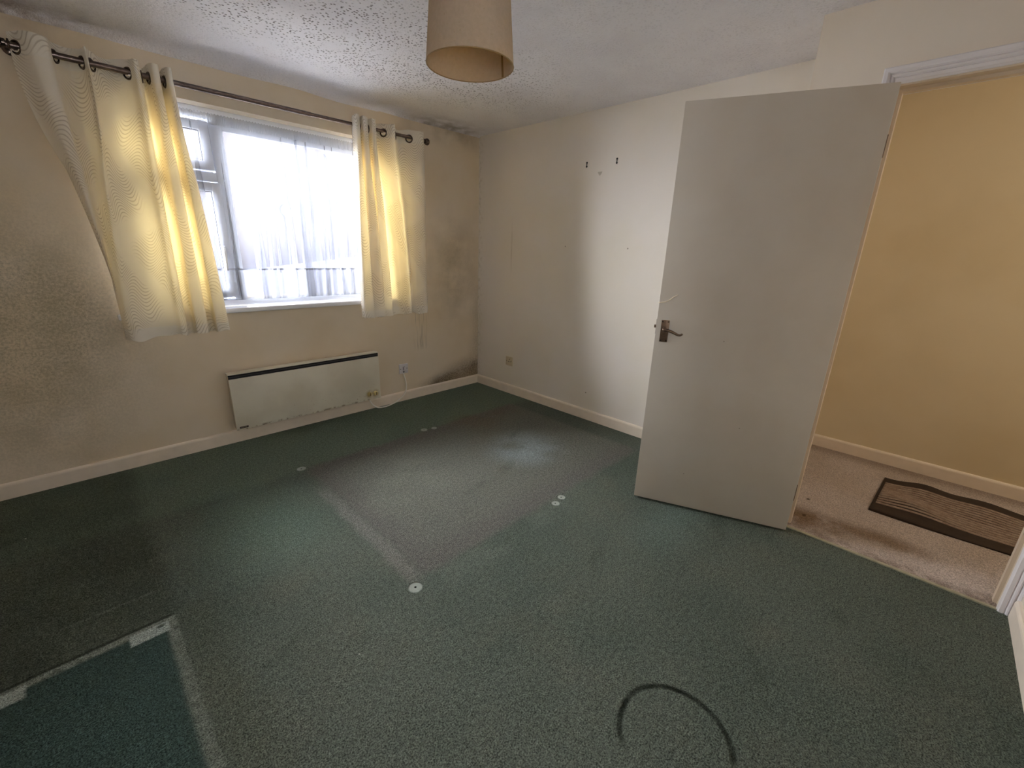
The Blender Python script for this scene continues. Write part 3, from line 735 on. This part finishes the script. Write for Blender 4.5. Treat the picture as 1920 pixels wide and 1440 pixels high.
add_tube(bm, [(a, .0002, 1.0 + b) for a, b in crk], [.0022, .0022, .0024, .002, .0022, .0018, .0012, .0004], 6); ck = obj('paint_scratch', bm, paint('pale_filler', (240, 226, 200), .7), dr, True)
ck['label'] = 'pale jagged crack in the paint above the handle'
for zz in (.22, 1.78):
    bm = new_bm(); add_tube(bm, [(-.006, -.030, zz - .04), (-.006, -.030, zz + .04)], .005, 12); add_box(bm, -.004, 0, -.030, -.006, zz - .038, zz + .038); obj('hinge', bm, M_hand, dr, 'auto')

# ------------------------------------------------------------------ pendant lamp
LX, LY, LZ = -1.833, -2.045, 1.90
lp = tag(empty('pendant_lamp', (LX, LY, H)), 'ceiling pendant with cream drum shade near the middle of the room', 'ceiling lamp')
g = G('cream_parchment_shade'); p = g.objco()
f = g.rng(g.noise(p, 90, 3), .3, .7, .92, 1.06); spk = g.ss(g.noise(p, 150, 2), .66, .72)
cc = g.mix(spk * .35, g.tint(lin(192, 178, 160), f), lin(150, 124, 84))
df = g.n('ShaderNodeBsdfDiffuse'); g.put(df.inputs[0], cc); tl = g.n('ShaderNodeBsdfTranslucent'); tl.inputs[0].default_value = lin(242, 210, 134)
mx = g.n('ShaderNodeMixShader'); mx.inputs[0].default_value = .32; g.nt.links.new(df.outputs[0], mx.inputs[1]); g.nt.links.new(tl.outputs[0], mx.inputs[2])
M_shade = g.done(mx.outputs[0])
R0, R1, SH = .139, .121, .225
bm = new_bm(); add_lathe(bm, [(R0, 0), (R1, SH), (R1 - .0015, SH), (R0 - .0015, 0)], (LX, LY, LZ), 'Z', 96, close=True)
sh = part('lamp_shade', bm, M_shade, lp, 'auto')
M_rim = paint('brown_rim_tape', (150, 122, 78), .6)
for rr_, zz in ((R0, LZ), (R1, LZ + SH)):
    bm = new_bm(); add_torus(bm, (LX, LY, zz), (0, 0, 1), rr_ - .0007, .0017, 96, 8); part('rim', bm, M_rim, sh, True)
bm = new_bm(); rws = []
for k in range(5):
    a = math.radians(-6 + k * 1.1); rws.append([bm.verts.new((LX + (r - .0022) * math.cos(a), LY + (r - .0022) * math.sin(a), LZ + h)) for r, h in ((R0, .002), (R1, SH - .002))])
for a, b in zip(rws[:-1], rws[1:]): bm.faces.new((a[0], b[0], b[1], a[1]))
part('seam', bm, paint('brown_seam', (140, 108, 56), .7), sh, True)
bm = new_bm(); hz = LZ + SH - .03
add_torus(bm, (LX, LY, hz), (0, 0, 1), .021, .002, 28, 8)
for k in range(3):
    a = 2.1 * k + .4; add_tube(bm, [(LX + .021 * math.cos(a), LY + .021 * math.sin(a), hz), (LX + (R1 - .003) * math.cos(a), LY + (R1 - .003) * math.sin(a), LZ + SH - .002)], .0018, 8)
M_wh = paint('white_lamp_plastic', (230, 228, 222), .4)
part('shade_ring', bm, M_wh, sh, True)
bm = new_bm(); add_lathe(bm, [(.004, .085), (.014, .08), (.0195, .05), (.0195, .0), (.0235, -.002), (.0235, -.012), (.0195, -.014), (.0195, -.03)], (LX, LY, hz), 'Z', 28); part('lamp_holder', bm, M_wh, lp, 'auto')
bm = new_bm(); add_tube(bm, [(LX, LY, hz + .08), (LX, LY, H - .02)], .0035, 10); part('cord', bm, M_wh, lp, True)
bm = new_bm(); add_lathe(bm, [(.006, -.034), (.03, -.030), (.038, -.018), (.045, -.012), (.045, 0)], (LX, LY, H), 'Z', 36); part('ceiling_rose', bm, M_wh, lp, 'auto')

# ------------------------------------------------------------------ doormat in the hall
g = G('brown_ribbed_mat'); p = g.position(); n = g.noise(p, 30, 4); fib = g.noise(p, 300, 2)
cc = g.mix(g.ss(n, .35, .7), lin(158, 142, 130), lin(136, 118, 106))
M_mat = g.done(g.bsdf(g.tint(cc, g.rng(fib, .3, .7, .75, 1.25)), .95, 0, None, .1))
M_matd = paint('dark_brown_mat_base', (52, 40, 32), .85, var=.25, scale=25)
mt = tag(empty('doormat', (.34, -3.70, 0)), 'dark brown ribbed doormat on the beige hall carpet', 'doormat')
def mat_h(x, y):                                        # the far edge is buckled
    u = (x - .08) / .54
    w = .012 + .004 * math.sin(y * 9 + x * 5)
    w += max(0, u - .45) * (.050 * math.exp(-((y + 3.46) / .10) ** 2) + .030 * math.exp(-((y + 3.72) / .12) ** 2)) + .022 * math.exp(-((u - .42 - (y + 3.3) * .6) / .16) ** 2) * math.exp(-((y + 3.42) / .14) ** 2)
    return w
MX0, MX1, MY0, MY1 = .075, .625, -4.22, -3.275
bm = new_bm(); NXm, NYm = 60, 80; top = []; 
def mat_edge(x, y): 
    sk = (x - MX0) / (MX1 - MX0)
    return x + .012 * math.sin(y * 6.0), y - .028 * sk + (.03 if sk > .93 else 0) * 0
for i in range(NXm + 1):
    top.append([])
    for j in range(NYm + 1):
        x = MX0 + (MX1 - MX0) * i / NXm; y = MY0 + (MY1 - MY0) * j / NYm; ex, ey = mat_edge(x, y)
        edge = min(i, NXm - i, j, NYm - j); top[-1].append(bm.verts.new((ex, ey, .003 + mat_h(x, y) * (.75 if edge == 0 else 1.0))))
for i in range(NXm):
    for j in range(NYm): bm.faces.new((top[i][j], top[i + 1][j], top[i + 1][j + 1], top[i][j + 1]))
geo = bmesh.ops.extrude_face_region(bm, geom=bm.faces[:])
for v in [v for v in geo['geom'] if isinstance(v, bmesh.types.BMVert)]: v.co.z = max(.002, v.co.z - .013)
part('backing', bm, M_matd, mt, 'auto')
bm = new_bm(); NR = 13
for k in range(NR):
    xa = MX0 + .105 + (MX1 - MX0 - .205) * k / (NR - 1)
    pts = []
    for j in range(70):
        y = MY0 + .06 + (MY1 - MY0 - .075) * j / 69; ex, ey = mat_edge(xa, y); pts.append((ex, ey, .003 + mat_h(xa, y) + .003))
    rb = [[bm.verts.new((q[0] + dx, q[1], q[2] + dz)) for dx, dz in ((-.0098, -.003), (-.0075, .0006), (0, .0014), (.0075, .0006), (.0098, -.003))] for q in pts]
    for a, b in zip(rb[:-1], rb[1:]):
        for m in range(4): bm.faces.new((a[m], a[m + 1], b[m + 1], b[m]))
    bm.faces.new(rb[0]); bm.faces.new(rb[-1])
part('ribbed_pile', bm, M_mat, mt, True)

# ------------------------------------------------------------------ outside the window
g = G('white_render'); p = g.position(); M_render = g.done(g.bsdf(g.tint(lin(100, 99, 105), g.rng(g.noise(p, 3, 4), .3, .7, .96, 1.03)), .9, 0, None, .1))
M_verge = paint('pale_roof_verge', (170, 172, 190), .7); M_roof = paint('grey_roof_tile', (120, 118, 126), .8, var=.2)
M_fence = paint('weathered_grey_fence', (106, 108, 124), .85, var=.15, scale=6); M_ground = paint('pale_paving', (222, 220, 218), .9)
structure(box_obj('ground_outside', (-12, 12, -14, 14, -.35, -.30), M_ground), 'paving outside the window')
hs = tag(empty('neighbouring_house', (.7, 7, -.3)), 'white rendered gable house seen through the net curtain', 'house')
ax_, az_ = .55, 4.1
bm = new_bm(); add_prism(bm, [(-2.0, -.3), (3.4, -.3), (3.4, 2.30), (ax_, az_), (-2.0, 2.24)], lambda P: [[(a, yy, b) for a, b in P] for yy in (7.0, 11.0)]); part('wall', bm, M_render, hs)
for s, (xe, ze) in (('l', (-2.3, 2.05)), ('r', (3.8, 2.08))):
    d = Vector((xe - ax_, 0, ze - az_)).normalized(); n2 = Vector((-d.z, 0, d.x)); n2 = n2 if n2.z > 0 else -n2
    a = Vector((ax_, 0, az_)); b = Vector((xe, 0, ze))
    bm = new_bm(); quad = [(a, -.17), (b, -.17), (b, .05), (a, .05)]
    f0 = [bm.verts.new(q + n2 * h + Vector((0, 6.80, 0))) for q, h in quad]; f1 = [bm.verts.new(q + n2 * h + Vector((0, 6.99, 0))) for q, h in quad]
    for i in range(4): bm.faces.new((f0[i], f0[(i + 1) % 4], f1[(i + 1) % 4], f1[i]))
    bm.faces.new(f0[::-1]); bm.faces.new(f1); part('verge_board', bm, M_verge, hs)
    bm = new_bm(); quad = [(a, .05), (b, .05), (b, .13), (a, .13)]
    f0 = [bm.verts.new(q + n2 * h + Vector((0, 6.76, 0))) for q, h in quad]; f1 = [bm.verts.new(q + n2 * h + Vector((0, 11.1, 0))) for q, h in quad]
    for i in range(4): bm.faces.new((f0[i], f0[(i + 1) % 4], f1[(i + 1) % 4], f1[i]))
    bm.faces.new(f0[::-1]); bm.faces.new(f1); part('roof', bm, M_roof, hs)
bm = new_bm(); add_lathe(bm, [(.05, 0), (.05, -.05), (.13, -.10), (.13, -.16), (.05, -.2)], (.706, 7.0, 1.99), 'Y', 20); add_tube(bm, [(.70, 6.97, 1.9), (.66, 6.97, .3)], .02, 8)
part('outside_light', bm, paint('blue_grey_lamp', (110, 116, 140), .5), hs, 'auto')
fn = tag(empty('garden_fence', (1, 5.5, -.3)), 'grey garden fence rising to the right outside the window', 'fence')
bm = new_bm(); add_prism(bm, [(-3.0, -.3), (3.2, -.3), (3.2, 1.28), (-.6, .82), (-3.0, .80)], lambda P: [[(a, yy, b) for a, b in P] for yy in (6.0, 6.06)]); part('panel', bm, M_fence, fn)
for xx in (-2.9, -.9, 1.1, 3.1):
    bm = new_bm(); add_box(bm, xx - .05, xx + .05, 6.06, 6.16, -.3, .75 + max(0, xx + .6) * .11); part('post', bm, M_fence, fn)
